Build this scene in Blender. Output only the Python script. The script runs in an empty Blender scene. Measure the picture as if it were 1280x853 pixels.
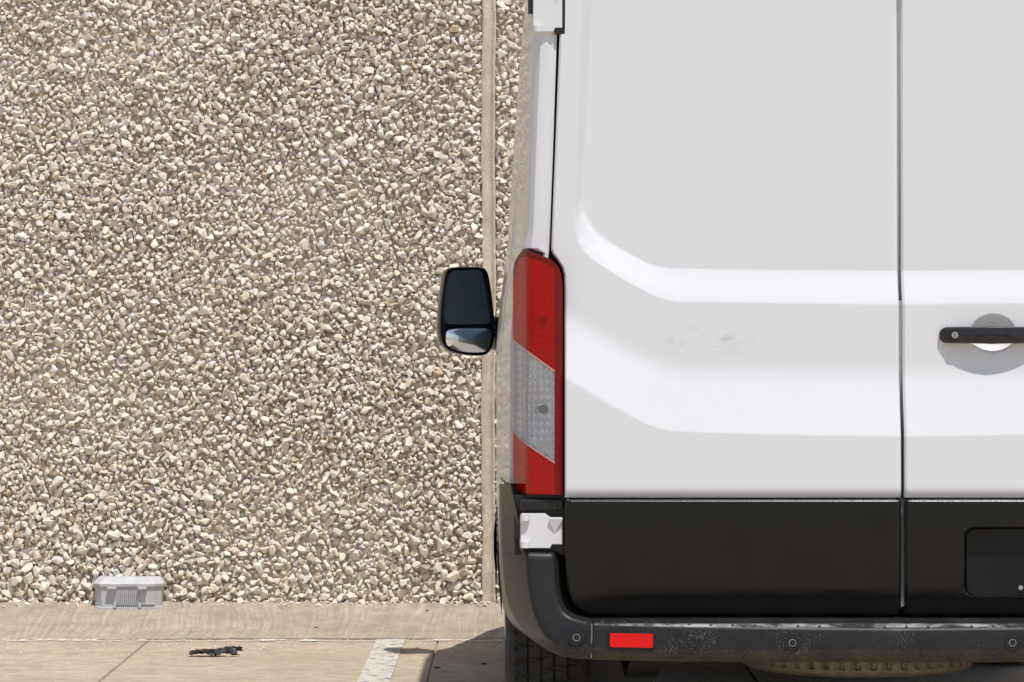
import bpy, bmesh, math, random
import numpy as np
from mathutils import Vector, Matrix
random.seed(7); rng = np.random.default_rng(7)
S = bpy.context.scene
COL = S.collection

# ------------------------------------------------------------------ camera
CAM_D, CAM_H, FPX = 8.5, 1.25, 4122.0          # metres behind the doors, eye height, focal length
cd = bpy.data.cameras.new('camera'); cam = bpy.data.objects.new('camera', cd); COL.objects.link(cam)
cd.sensor_width = 36.0; cd.lens = 36.0*FPX/1280.0
cd.clip_start = 0.1; cd.clip_end = 5000
cam.location = (0, -CAM_D, CAM_H); cam.rotation_euler = (math.radians(90), 0, 0)
S.camera = cam

# ------------------------------------------------------------------ light
to_sun = Vector((0.165, -0.38, 1.0)).normalized()
elev = math.asin(to_sun.z); azim = math.atan2(to_sun.x, to_sun.y)
W = bpy.data.worlds.new("World"); S.world = W; W.use_nodes = True
wn = W.node_tree; wn.nodes.clear()
sky = wn.nodes.new('ShaderNodeTexSky'); sky.sky_type = 'NISHITA'; sky.sun_disc = False
sky.sun_elevation = elev; sky.sun_rotation = azim; sky.altitude = 200; sky.dust_density = 1.5
bg = wn.nodes.new('ShaderNodeBackground'); bg.inputs[1].default_value = 0.115
wo = wn.nodes.new('ShaderNodeOutputWorld')
wn.links.new(sky.outputs[0], bg.inputs[0]); wn.links.new(bg.outputs[0], wo.inputs[0])
sl = bpy.data.lights.new('sun', 'SUN'); sl.energy = 4.0; sl.angle = math.radians(0.53); sl.color = (1, 0.95, 0.885)
sun = bpy.data.objects.new('sun', sl); COL.objects.link(sun)
sun.rotation_euler = to_sun.to_track_quat('Z', 'Y').to_euler(); sun.location = (3, -6, 12)
S.view_settings.view_transform = 'Standard'; S.view_settings.look = 'None'
S.view_settings.exposure = 0.0; S.view_settings.gamma = 1

# ------------------------------------------------------------------ helpers
def P(px, py, y=0.0):
    """point that lies at depth y on the line of sight measured in the photograph"""
    k = (CAM_D + y)/FPX
    return ((px-640)*k, y, CAM_H-(py-426.5)*k)

def mesh(name, verts, faces, mat=None, parent=None, smooth=False, loc=None, off=None):
    me = bpy.data.meshes.new(name)
    me.from_pydata([tuple(v) for v in verts], [], [tuple(f) for f in faces]); me.update()
    if smooth: me.polygons.foreach_set('use_smooth', [True]*len(me.polygons))
    return link(name, me, mat, parent, loc)

def link(name, me, mat=None, parent=None, loc=None):
    o = bpy.data.objects.new(name, me); COL.objects.link(o)
    if mat is not None and len(me.materials) == 0: me.materials.append(mat)
    if parent is not None:
        o.parent = parent
        if parent.type == 'EMPTY' and parent.parent is None and loc is None: o.location = -parent.location
    if loc is not None:
        o.location = Vector(loc) - (parent.location if parent is not None and parent.type == 'EMPTY' else Vector())
    return o

def empty(name, loc, label, cat, group=None):
    e = bpy.data.objects.new(name, None); COL.objects.link(e); e.location = loc
    e.empty_display_size = .2; tag(e, label, cat, group); return e
def tag(o, label=None, cat=None, group=None, kind=None):
    if label: o['label'] = label
    if cat: o['category'] = cat
    if group: o['group'] = group
    if kind: o['kind'] = kind
    return o

class MB:
    def __init__(s): s.v = []; s.f = []
    def add(s, v, f):
        n = len(s.v); s.v += [tuple(a) for a in v]; s.f += [tuple(i+n for i in q) for q in f]; return s
    def box(s, a, b, bev=0.0):
        x0, y0, z0 = a; x1, y1, z1 = b
        if bev <= 0:
            v = [(x0,y0,z0),(x1,y0,z0),(x1,y1,z0),(x0,y1,z0),(x0,y0,z1),(x1,y0,z1),(x1,y1,z1),(x0,y1,z1)]
            return s.add(v, [(0,3,2,1),(4,5,6,7),(0,1,5,4),(1,2,6,5),(2,3,7,6),(3,0,4,7)])
        bm = bmesh.new(); bmesh.ops.create_cube(bm, size=1)
        for v in bm.verts: v.co = Vector(((x0+x1)/2+v.co.x*(x1-x0), (y0+y1)/2+v.co.y*(y1-y0), (z0+z1)/2+v.co.z*(z1-z0)))
        bmesh.ops.bevel(bm, geom=bm.edges[:], offset=bev, segments=2, affect='EDGES', profile=.5)
        bm.verts.index_update(); s.add([v.co for v in bm.verts], [[v.index for v in f.verts] for f in bm.faces]); bm.free(); return s
    def tube(s, pts, r, n=10, caps=True):
        pts = [Vector(p) for p in pts]; rings = []
        rr = r if hasattr(r, '__len__') else [r]*len(pts)
        for i, p in enumerate(pts):
            d = (pts[min(i+1, len(pts)-1)]-pts[max(i-1, 0)]).normalized()
            q = d.to_track_quat('Z', 'Y')
            rings.append([p+q@Vector((rr[i]*math.cos(2*math.pi*k/n), rr[i]*math.sin(2*math.pi*k/n), 0)) for k in range(n)])
        v = [a for g in rings for a in g]; f = []
        for i in range(len(pts)-1):
            for k in range(n): f.append((i*n+k, i*n+(k+1)%n, (i+1)*n+(k+1)%n, (i+1)*n+k))
        if caps: f += [tuple(reversed(range(n))), tuple((len(pts)-1)*n+k for k in range(n))]
        return s.add(v, f)
    def prism(s, poly, y0, y1, front_scale=1.0):
        """poly: list of (x,z); closed solid from y0 (near) to y1"""
        n = len(poly); v = [(x, y0, z) for x, z in poly]+[(x, y1, z) for x, z in poly]
        f = [tuple(range(n)), tuple(reversed(range(n, 2*n)))]
        f += [(i, n+i, n+(i+1) % n, (i+1) % n) for i in range(n)]
        return s.add(v, f)
    def rings(s, rs, cap0=True, cap1=True):
        n = len(rs[0]); v = [p for r in rs for p in r]; f = []
        for i in range(len(rs)-1):
            for k in range(n): f.append((i*n+k, i*n+(k+1) % n, (i+1)*n+(k+1) % n, (i+1)*n+k))
        if cap0: f.append(tuple(reversed(range(n))))
        if cap1: f.append(tuple((len(rs)-1)*n+k for k in range(n)))
        return s.add(v, f)
    def fix(s):
        bm = bmesh.new(); bv = [bm.verts.new(a) for a in s.v]
        for f in s.f:
            try: bm.faces.new([bv[i] for i in f])
            except ValueError: pass
        bmesh.ops.remove_doubles(bm, verts=bm.verts, dist=1e-5)
        bmesh.ops.recalc_face_normals(bm, faces=bm.faces)
        return bm
    def build(s, name, mat, parent=None, smooth=None, loc=None, mirror=False):
        bm = s.fix()
        me = bpy.data.meshes.new(name); bm.to_mesh(me); bm.free()
        if smooth is not None:
            me.polygons.foreach_set('use_smooth', [True]*len(me.polygons))
            me.set_sharp_from_angle(angle=math.radians(smooth))
        return link(name, me, mat, parent, loc)

CX = 1.0                                                   # centre line of the van
def grid_mesh(name, V, mat, parent, rim=None, mirror=False, smooth=38):
    """V: array (rows, cols, 3). rim: depth by which the edges fold back"""
    V = np.array(V, float)
    if rim:
        def back(a): b = a.copy(); b[..., 1] += rim; return b
        V = np.concatenate([back(V[:1]), V, back(V[-1:])], 0)
        V = np.concatenate([back(V[:, :1]), V, back(V[:, -1:])], 1)
    if mirror: V[..., 0] = 2*CX-V[..., 0]
    r, c = V.shape[:2]
    idx = np.arange(r*c).reshape(r, c)
    q = np.stack([idx[:-1, :-1], idx[1:, :-1], idx[1:, 1:], idx[:-1, 1:]], -1).reshape(-1, 4)
    if mirror: q = q[:, ::-1]
    me = bpy.data.meshes.new(name)
    me.vertices.add(r*c); me.vertices.foreach_set('co', V.reshape(-1))
    me.loops.add(q.size); me.loops.foreach_set('vertex_index', q.reshape(-1).astype(np.int32))
    me.polygons.add(len(q)); me.polygons.foreach_set('loop_start', np.arange(0, q.size, 4, dtype=np.int32))
    me.update(calc_edges=True); me.validate()
    me.polygons.foreach_set('use_smooth', [True]*len(me.polygons))
    me.set_sharp_from_angle(angle=math.radians(smooth))
    return link(name, me, mat, parent)

# ------------------------------------------------------------------ materials
class NT:
    def __init__(s, name):
        s.m = bpy.data.materials.new(name); s.m.use_nodes = True; s.t = s.m.node_tree
        s.b = s.t.nodes['Principled BSDF']; s.out = s.t.nodes['Material Output']
    def n(s, typ, **kw):
        a = s.t.nodes.new(typ)
        for k, v in kw.items():
            if k in a.inputs: a.inputs[k].default_value = v
            else: setattr(a, k, v)
        return a
    def l(s, a, b): s.t.links.new(a, b)
    def coord(s, kind='Object'): return s.n('ShaderNodeTexCoord').outputs[kind]
    def mapped(s, scale=(1, 1, 1), kind='Object', rot=(0, 0, 0)):
        m = s.n('ShaderNodeMapping'); m.inputs['Scale'].default_value = scale; m.inputs['Rotation'].default_value = rot
        s.l(s.coord(kind), m.inputs[0]); return m.outputs[0]
    def noise(s, vec, scale, detail=4, rough=.55):
        a = s.n('ShaderNodeTexNoise', Scale=scale, Detail=detail, Roughness=rough)
        if vec is not None: s.l(vec, a.inputs['Vector'])
        return a.outputs['Fac']
    def ramp(s, fac, stops, interp='LINEAR'):
        r = s.n('ShaderNodeValToRGB'); e = r.color_ramp; e.interpolation = interp
        while len(e.elements) < len(stops): e.elements.new(.5)
        for el, (p, c) in zip(e.elements, stops):
            el.position = p; el.color = (c, c, c, 1) if not hasattr(c, '__len__') else (*c, 1)
        s.l(fac, r.inputs[0]); return r.outputs[0]
    def mix(s, fac, a, b, blend='MIX'):
        m = s.n('ShaderNodeMix', data_type='RGBA', blend_type=blend)
        for sock, v in ((m.inputs[0], fac), (m.inputs[6], a), (m.inputs[7], b)):
            if hasattr(v, 'links'): s.l(v, sock)
            elif hasattr(v, '__len__'): sock.default_value = (*v, 1)
            else: sock.default_value = v
        return m.outputs[2]
    def math(s, op, a, b=0.0, clamp=False):
        m = s.n('ShaderNodeMath', operation=op, use_clamp=clamp)
        for i, v in enumerate((a, b)):
            if hasattr(v, 'links'): s.l(v, m.inputs[i])
            else: m.inputs[i].default_value = v
        return m.outputs[0]
    def bump(s, h, dist, strength=1.0, prev=None):
        b = s.n('ShaderNodeBump', Distance=dist, Strength=strength); s.l(h, b.inputs['Height'])
        if prev is not None: s.l(prev, b.inputs['Normal'])
        return b.outputs[0]
    def set(s, **kw):
        for k, v in kw.items():
            k = k.replace('_', ' ')
            if hasattr(v, 'links'): s.l(v, s.b.inputs[k])
            elif hasattr(v, '__len__') and len(v) == 3: s.b.inputs[k].default_value = (*v, 1)
            else: s.b.inputs[k].default_value = v
        return s.m

def simple(name, col, rough=.5, metal=0.0, var=.12, sc=40, coat=0.0, bump=0.0, bsc=300, spec=.5):
    t = NT(name); v = t.mapped()
    n = t.noise(v, sc, 5)
    c = t.mix(t.ramp(n, [(.3, 0), (.7, 1)]), tuple(a*(1-var) for a in col), tuple(min(1, a*(1+var)) for a in col))
    kw = dict(Base_Color=c, Roughness=t.math('ADD', t.math('MULTIPLY', n, .12), rough-.06), Metallic=metal, Coat_Weight=coat, Specular_IOR_Level=spec)
    if bump: kw['Normal'] = t.bump(t.noise(v, bsc, 3), bump)
    return t.set(**kw)

def white_paint():
    t = NT('white_car_paint'); v = t.mapped()
    big = t.noise(v, 1.7, 3); fine = t.noise(v, 60, 6, .7)
    base = t.mix(t.ramp(big, [(.3, 0), (.75, 1)]), (.735, .74, .752), (.705, .712, .725))
    # faint grime film, finely streaked downwards
    st = t.noise(t.mapped((26, 26, 1.6)), 1.0, 4, .6)
    base = t.mix(t.math('MULTIPLY', t.ramp(st, [(.58, 0), (.8, 1)]), .04), base, (.60, .58, .55))
    # rubbed smudge on the left door
    sep = t.n('ShaderNodeSeparateXYZ'); t.l(t.coord(), sep.inputs[0])
    def win(o, c, w):
        d = t.math('ABSOLUTE', t.math('SUBTRACT', o, c)); return t.math('SUBTRACT', 1.0, t.math('DIVIDE', d, w), True)
    box = t.math('MULTIPLY', win(sep.outputs[0], .50, .16), win(sep.outputs[2], 1.252, .045), True)
    sm = t.noise(t.mapped((18, 18, 34), rot=(0, .35, 0)), 1.0, 6, .75)
    msk = t.math('MULTIPLY', t.ramp(sm, [(.50, 0), (.66, 1)]), t.math('MULTIPLY', box, 1.5, True))
    base = t.mix(t.math('MULTIPLY', msk, .62), base, (.42, .41, .40))
    spk = t.noise(v, 190, 2, .5)
    base = t.mix(t.math('MULTIPLY', t.ramp(spk, [(.79, 0), (.83, 1)]), .25), base, (.35, .32, .28))
    op = t.noise(v, 900, 2)
    nb = t.bump(t.noise(v, 2.2, 2), .0025, .6)
    return t.set(Base_Color=base, Roughness=t.math('ADD', .16, t.math('MULTIPLY', fine, .08)), Coat_Weight=.6, Coat_Roughness=.06,
                 Specular_IOR_Level=.45, Normal=nb)

def black_plastic(name, col=(.022, .022, .022), rough=.38, dust=.35, dz=(.40, .50), grain=.0004, spec=.4):
    t = NT(name); v = t.mapped()
    n1 = t.noise(v, 9, 6, .65); n2 = t.noise(v, 160, 4, .7)
    base = t.mix(n1, tuple(a*.8 for a in col), tuple(a*1.35 for a in col))
    sep = t.n('ShaderNodeSeparateXYZ'); t.l(t.coord(), sep.inputs[0])
    mr = t.n('ShaderNodeMapRange', clamp=True); t.l(sep.outputs[2], mr.inputs[0])
    mr.inputs[1].default_value = dz[0]; mr.inputs[2].default_value = dz[1]; mr.inputs[3].default_value = 1; mr.inputs[4].default_value = .06
    dm = t.math('MULTIPLY', mr.outputs[0], t.ramp(n1, [(.32, .15), (.65, 1)]))
    dm = t.math('MULTIPLY', dm, t.ramp(n2, [(.3, .35), (.65, 1)]))
    base = t.mix(t.math('MULTIPLY', dm, dust), base, (.30, .27, .21))
    spk = t.noise(v, 230, 3, .6); patch = t.noise(v, 7, 4, .6)
    if dust > .3:
        lowm = t.math('MAXIMUM', t.ramp(patch, [(.55, 0), (.66, .8)]), mr.outputs[0])
        base = t.mix(t.math('MULTIPLY', t.ramp(spk, [(.56, 0), (.66, 1)]), t.math('MULTIPLY', lowm, .5)), base, (.34, .325, .29))
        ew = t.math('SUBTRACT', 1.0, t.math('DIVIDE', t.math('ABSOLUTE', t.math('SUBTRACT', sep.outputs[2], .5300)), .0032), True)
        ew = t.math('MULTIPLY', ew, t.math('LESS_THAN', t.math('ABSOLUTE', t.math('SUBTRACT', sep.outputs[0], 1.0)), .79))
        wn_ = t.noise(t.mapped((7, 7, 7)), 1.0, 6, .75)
        base = t.mix(t.math('MULTIPLY', t.math('MULTIPLY', ew, 2.0, True), t.ramp(wn_, [(.44, .05), (.6, .8)])), base, (.48, .48, .47))  # pale band on the step edge: scuffs plus a painted sunlit highlight
    base = t.mix(t.math('MULTIPLY', t.ramp(spk, [(.72, 0), (.78, 1)]), .25), base, (.4, .38, .34))
    return t.set(Base_Color=base, Roughness=t.math('ADD', rough, t.math('MULTIPLY', dm, .35)), Normal=t.bump(t.noise(v, 700, 2), grain), Specular_IOR_Level=spec)

def stone_mat(name, obj_random):
    t = NT(name)
    if obj_random: r = t.n('ShaderNodeObjectInfo').outputs['Random']
    else: r = t.n('ShaderNodeAttribute', attribute_name='rnd').outputs['Fac']
    c = t.ramp(r, [(0, (.90, .825, .71)), (.16, (.83, .73, .585)), (.3, (.92, .875, .80)), (.42, (.76, .69, .59)), (.52, (.88, .79, .655)),
                   (.64, (.70, .65, .59)), (.74, (.91, .84, .73)), (.88, (.78, .66, .50)), (.94, (.80, .79, .78)), (.985, (.54, .40, .25)), (1, (.34, .29, .24))])
    g = t.coord('Generated') if False else t.n('ShaderNodeNewGeometry').outputs['Position']
    n = t.noise(g, 90, 5, .7); n2 = t.noise(g, 3.2, 4, .6)
    c = t.mix(t.ramp(n, [(.35, .35), (.7, 0)]), c, (.60, .51, .40))
    c = t.mix(t.math('MULTIPLY', t.ramp(n2, [(.48, 0), (.7, 1)]), .25), c, (.55, .46, .35))
    return t.set(Base_Color=c, Roughness=.8, Specular_IOR_Level=.25, Normal=t.bump(t.noise(g, 160, 4, .7), .0025))

def mortar():
    t = NT('mortar'); v = t.mapped(); n = t.noise(v, 30, 7, .7)
    vo = t.n('ShaderNodeTexVoronoi', Scale=36.0); t.l(v, vo.inputs['Vector'])
    c = t.mix(n, (.55, .445, .31), (.72, .61, .45))
    return t.set(Base_Color=c, Roughness=.95, Normal=t.bump(t.math('SUBTRACT', n, vo.outputs['Distance']), .008, 1))

def far_aggregate():
    t = NT('far_aggregate'); v = t.mapped()
    vo = t.n('ShaderNodeTexVoronoi', Scale=34.0); t.l(v, vo.inputs['Vector'])
    sp = t.n('ShaderNodeSeparateColor'); t.l(vo.outputs['Color'], sp.inputs[0])
    c = t.ramp(sp.outputs[0], [(0, (.86, .79, .67)), (.4, (.74, .66, .54)), (.7, (.90, .85, .76)), (1, (.74, .62, .46))])
    c = t.mix(t.ramp(vo.outputs['Distance'], [(.4, 0), (.75, .8)]), c, (.42, .34, .24))
    return t.set(Base_Color=c, Roughness=.9, Normal=t.bump(t.math('MULTIPLY', vo.outputs['Distance'], -1.0), .02, 1))

def concrete(name, a, b, streak=False, obj=False):
    t = NT(name); v = t.n('ShaderNodeNewGeometry').outputs['Position']
    n = t.noise(v, 1.6, 8, .62); f = t.noise(v, 130, 5, .75); m = t.noise(v, 14, 6, .7)
    c = t.mix(t.ramp(n, [(.34, 0), (.66, 1)]), a, b)
    c = t.mix(t.math('MULTIPLY', t.ramp(m, [(.36, 1), (.56, 0)]), .6), c, tuple(x*.66 for x in a))
    c = t.mix(t.math('MULTIPLY', t.ramp(f, [(.4, 1), (.52, 0)]), .42), c, tuple(x*.55 for x in a))
    c = t.mix(t.math('MULTIPLY', t.ramp(f, [(.58, 0), (.68, 1)]), .35), c, (.66, .58, .47))
    mp = t.n('ShaderNodeMapping'); mp.inputs['Scale'].default_value = (1.3, 2.4, 1); t.l(v, mp.inputs[0])
    lo = t.noise(mp.outputs[0], 2.0, 6, .65)                       # stains and dirt drifts
    c = t.mix(t.math('MULTIPLY', t.ramp(lo, [(.5, 0), (.7, 1)]), .45), c, tuple(x*.6 for x in a))
    nrm = None
    if streak:
        m2 = t.n('ShaderNodeMapping'); m2.inputs['Scale'].default_value = (58, 1.6, 1.6); t.l(v, m2.inputs[0])
        wob = t.noise(v, 1.3, 2)
        cm = t.n('ShaderNodeVectorMath', operation='ADD'); t.l(m2.outputs[0], cm.inputs[0])
        cx = t.n('ShaderNodeCombineXYZ'); t.l(t.math('MULTIPLY', wob, 9.0), cx.inputs[0]); t.l(cx.outputs[0], cm.inputs[1])
        s = t.noise(cm.outputs[0], 1.0, 5, .7)
        c = t.mix(t.math('MULTIPLY', t.ramp(s, [(.36, 1), (.54, 0)]), .45), c, tuple(x*.62 for x in a))
        c = t.mix(t.math('MULTIPLY', t.ramp(s, [(.56, 0), (.68, 1)]), .4), c, (.6, .52, .42))
        nrm = t.bump(s, .003, .8)
    cr = t.n('ShaderNodeTexVoronoi', feature='DISTANCE_TO_EDGE', Scale=.9)
    dv = t.n('ShaderNodeVectorMath', operation='ADD'); t.l(v, dv.inputs[0])
    nc = t.n('ShaderNodeTexNoise', Scale=3.0, Detail=5.0); t.l(v, nc.inputs['Vector']); t.l(nc.outputs['Color'], dv.inputs[1])
    t.l(dv.outputs[0], cr.inputs['Vector'])
    ck = t.math('MULTIPLY', t.ramp(cr.outputs['Distance'], [(0, 1), (.0035, 0)]), t.ramp(n, [(.45, 0), (.6, .7)]))
    c = t.mix(ck, c, (.12, .09, .06))
    return t.set(Base_Color=c, Roughness=.9, Specular_IOR_Level=.25, Normal=t.bump(f, .0025, 1, nrm))

def worn_paint(name, col, lo, hi, sc=16):
    t = NT(name); v = t.n('ShaderNodeNewGeometry').outputs['Position']
    n = t.noise(v, sc, 8, .72); f = t.noise(v, 120, 4, .7)
    k = t.ramp(t.math('ADD', t.math('MULTIPLY', n, .7), t.math('MULTIPLY', f, .3)), [(lo, 0), (hi, 1)])
    c = t.mix(f, tuple(x*.88 for x in col), col)
    t.set(Base_Color=c, Roughness=.75, Normal=t.bump(f, .0015))
    tr = t.n('ShaderNodeBsdfTransparent'); mx = t.n('ShaderNodeMixShader')
    t.l(k, mx.inputs[0]); t.l(tr.outputs[0], mx.inputs[1]); t.l(t.b.outputs[0], mx.inputs[2]); t.l(mx.outputs[0], t.out.inputs[0])
    return t.m

def lens_mat(name, col, body, w, ior=1.5):
    """thin coloured polycarbonate: light passes it both ways, a little is scattered, the face is glossy"""
    t = NT(name); v = t.mapped()
    tr = t.n('ShaderNodeBsdfTransparent'); tr.inputs[0].default_value = (*col, 1)
    n = t.noise(v, 220, 4)
    t.set(Base_Color=body, Roughness=.12, Coat_Weight=.5)
    mx = t.n('ShaderNodeMixShader'); mx.inputs[0].default_value = w
    t.l(tr.outputs[0], mx.inputs[1]); t.l(t.b.outputs[0], mx.inputs[2])
    gl = t.n('ShaderNodeBsdfGlossy', Roughness=.03); fr = t.n('ShaderNodeFresnel', IOR=ior)
    m2 = t.n('ShaderNodeMixShader'); t.l(fr.outputs[0], m2.inputs[0]); t.l(mx.outputs[0], m2.inputs[1]); t.l(gl.outputs[0], m2.inputs[2])
    t.l(t.bump(n, .0002, .4), gl.inputs['Normal'])
    t.l(m2.outputs[0], t.out.inputs[0]); return t.m

M = dict(
    paint=white_paint(),
    clad=black_plastic('cladding_plastic', (.009, .009, .0085), .2, .07, (.55, .62), .00012, .28),
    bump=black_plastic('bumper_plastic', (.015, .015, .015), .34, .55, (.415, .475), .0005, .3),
    black=simple('black_plastic', (.013, .013, .014), .3, var=.2, bump=.0002),
    handle=simple('handle_plastic', (.018, .018, .019), .32, var=.2, bump=.0002, bsc=500),
    gloss=simple('mirror_shell', (.008, .009, .011), .12, var=.2),
    seal=simple('door_seal', (.30, .30, .295), .7),
    dark=simple('shadowed_inner_panel', (.03, .03, .03), .8),
    under=simple('underbody', (.02, .018, .016), .8, var=.4),
    glass=simple('tinted_glass', (.006, .008, .009), .06, var=.05, spec=.22),
    mirror=simple('mirror_silver', (.86, .9, .94), .065, metal=1.0, var=.02),
    rubber=black_plastic('tyre_rubber', (.018, .018, .018), .7, .28, (.0, .62), .001),
    dusty=simple('dusty_rubber', (.42, .37, .28), .9, var=.3, bump=.002),
    steel=simple('wheel_steel', (.35, .35, .36), .4, metal=.8),
    plate=simple('plate_well_plastic', (.010, .011, .012), .12, spec=.25, var=.25, sc=14),
    zinc=simple('screw_metal', (.55, .55, .55), .3, metal=1.0),
    grey=simple('sensor_grey', (.19, .19, .19), .5, var=.2),
    refl=simple('lamp_reflector', (.96, .96, .97), .2, metal=.42, var=.06, sc=200),
    bulb=simple('bulb_glass', (.13, .13, .14), .15),
    lampcase=simple('lamp_case_red', (.17, .003, .005), .2, coat=.05, spec=.3),
    trim=simple('lens_trim', (.75, .30, .27), .2),
    redref=simple('red_reflector', (.80, .006, .006), .3, coat=.08, spec=.3, var=.15, sc=160, bump=.0006, bsc=420),
    redlens=lens_mat('red_lens', (.95, .02, .02), (.80, .001, .002), .26, 1.32),
    clear=lens_mat('clear_lens', (.97, .97, .97), (.85, .85, .84), .10, 1.35),
    stone=stone_mat('stones', False), stone1=stone_mat('stone_single', True),
    mortar=mortar(), faragg=far_aggregate(),
    joint=concrete('joint_concrete', (.70, .60, .47), (.78, .68, .55)),
    ground=concrete('slab_concrete', (.47, .385, .29), (.575, .485, .375)),
    apron=concrete('apron_concrete', (.42, .35, .27), (.51, .43, .34), True),
    line=worn_paint('worn_white_paint', (.60, .575, .53), .40, .48),
    line2=worn_paint('thin_white_residue', (.78, .74, .66), .47, .55, 9),
    bait=simple('bait_box_plastic', (.50, .51, .52), .5, var=.07, sc=25, bump=.0006),
    junk=simple('torn_black_rubber', (.020, .021, .025), .42, var=.5, sc=60, bump=.003, bsc=120),
)

# ================================================================== GROUND
g = MB().box((-400, -700, -.6), (400, 400, -.012)).build('ground', M['ground']); tag(g, kind='structure')
xs = [-1.52-1.21*k for k in range(6, 0, -1)]+[-1.52, -.31]+[-.31+1.21*k for k in range(1, 8)]
ys = [-16.5, -11.6, -6.8, -1.95, 2.9, 5.30]
GAP = .0024
for i in range(len(xs)-1):
    for j in range(len(ys)-1):
        a, b, c, d = xs[i]+GAP, xs[i+1]-GAP, ys[j]+GAP, ys[j+1]-GAP
        dz = random.uniform(-.0012, .0012)
        m = MB(); e = .005
        ring = lambda q, z: [(a+q, c+q, z), (b-q, c+q, z), (b-q, d-q, z), (a+q, d-q, z)]
        m.rings([ring(0, -.0125), ring(0, dz-e), ring(e, dz)])
        m.build('concrete_slab', M['ground'], g)

WY = 5.95                                                   # wall face
# concave apron against the wall
prof = [(5.303, .0)] + [(5.303+(WY+.05-5.303)*t, .115*t**1.3+.004) for t in np.linspace(0, 1, 14)]
AX = [-12.0, -4.6, 2.9, 10.0]
for i in range(len(AX)-1):
    x0, x1 = AX[i]+.003, AX[i+1]-.003
    n = len(prof); v = []; 
    XS = np.linspace(x0, x1, 40)
    for x in XS:
        v += [(x, y, z+.0025*math.sin(x*2.1+y*3)) for y, z in prof]+[(x, WY+.05, -.012), (x, 5.303, -.012)]
    k = n+2; f = [(a*k+q, (a+1)*k+q, (a+1)*k+(q+1) % k, a*k+(q+1) % k) for a in range(len(XS)-1) for q in range(k)]
    f += [tuple(range(k)), tuple(reversed(range((len(XS)-1)*k, len(XS)*k)))]
    o = MB().add(v, f).build('pavement_apron', M['apron'], smooth=40); tag(o, kind='structure')

def sheet(name, x0, x1, y0, y1, z, mat, nx=40, ny=8, jag=.0):
    r = random.Random(3); v = []; 
    for i in range(nx+1):
        for j in range(ny+1):
            x = x0+(x1-x0)*i/nx; y = y0+(y1-y0)*j/ny
            if jag: 
                if j in (0, ny): y += r.uniform(-jag, jag)
                if i in (0, nx): x += r.uniform(-jag, jag)
            v.append((x, y, z))
    f = [(i*(ny+1)+j, (i+1)*(ny+1)+j, (i+1)*(ny+1)+j+1, i*(ny+1)+j+1) for i in range(nx) for j in range(ny)]
    return mesh(name, v, f, mat)
for x in (-.565, 2.42):
    o = sheet('parking_line', x, x+.118, .2, 5.28, .0045, M['line'], 3, 160, .0016); tag(o, kind='structure')
o = sheet('kerb_line', -8, 6, 5.205, 5.298, .0036, M['line2'], 420, 3, .012); tag(o, kind='structure')

# ================================================================== WALL
wall = empty('pebble_wall', (-.1, WY, 0), 'tall wall faced with cream crushed pebbles and split by a smooth concrete joint', 'wall')
JX = (-.128, -.074)
MB().box((-5.2, WY+.009, -.1), (JX[0], WY+.25, 3.9)).build('wall_panel', M['mortar'], wall)
MB().box((JX[1], WY+.009, -.1), (3.4, WY+.25, 3.9)).build('wall_panel', M['mortar'], wall)
MB().box((-11, WY-.002, -.1), (-5.2, WY+.25, 3.9)).build('wall_panel', M['faragg'], wall)
MB().box((3.4, WY-.002, -.1), (9, WY+.25, 3.9)).build('wall_panel', M['faragg'], wall)
MB().box((-11, WY-.03, 3.9), (9, WY+.3, 4.0), .008).build('coping', M['joint'], wall)
# joint: shallow mortar bead between two raised arrises, a little wavy
v = []; pr = [(-.034, .03), (-.031, -.012), (-.024, -.016), (-.017, -.008), (-.008, -.001), (.006, .001), (.014, -.006), (.021, -.015), (.028, -.012), (.031, .03)]
zs = np.linspace(.05, 3.9, 260)
for z in zs:
    wv = .0022*math.sin(z*5.1)+.0015*math.sin(z*17+1)+random.uniform(-.0008, .0008)
    v += [(-.101+x+wv+random.uniform(-.0006, .0006), WY+y+random.uniform(-.0008, .0008), z) for x, y in pr]
k = len(pr); f = [(a*k+q, a*k+q+1, (a+1)*k+q+1, (a+1)*k+q) for a in range(len(zs)-1) for q in range(k-1)]
MB().add(v, f).build('concrete_joint', M['joint'], wall, smooth=50)

# stones: random packing, big ones first
X0, X1, Z0, Z1 = -5.2, 3.4, .085, 3.4
cell = .05; grid = {}
pts = []
kk = .70
def free(x, z, r):
    ci, cj = int(x//cell), int(z//cell)
    for i in range(ci-1, ci+2):
        for j in range(cj-1, cj+2):
            for (a, b, q) in grid.get((i, j), ()):
                d = (q+r)*kk
                if (a-x)**2+(b-z)**2 < d*d: return False
    return True
area = (X1-X0)*(Z1-Z0)
for (rmin, rmax, per) in ((.0215, .0260, 40), (.0170, .0215, 520), (.0140, .0170, 1400), (.0110, .0140, 2800), (.0065, .0100, 8000)):
    n = int(per*area)
    A = rng.random((n, 3))
    for u, w, q in A.tolist():
        x = X0+u*(X1-X0); z = Z0+w*(Z1-Z0); r = rmin+q*(rmax-rmin)
        if z < .6: r *= 1.0+.22*(1-z/.6)
        if x > -3.4 and x < .7 or q < .55:
            if JX[0]-r*.75 < x < JX[1]+r*.75: continue
            if free(x, z, r):
                pts.append((x, z, r)); grid.setdefault((int(x//cell), int(z//cell)), []).append((x, z, r))
front = len(pts); grid = {}; kk = .72                       # a second, deeper layer shows between the first
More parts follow.
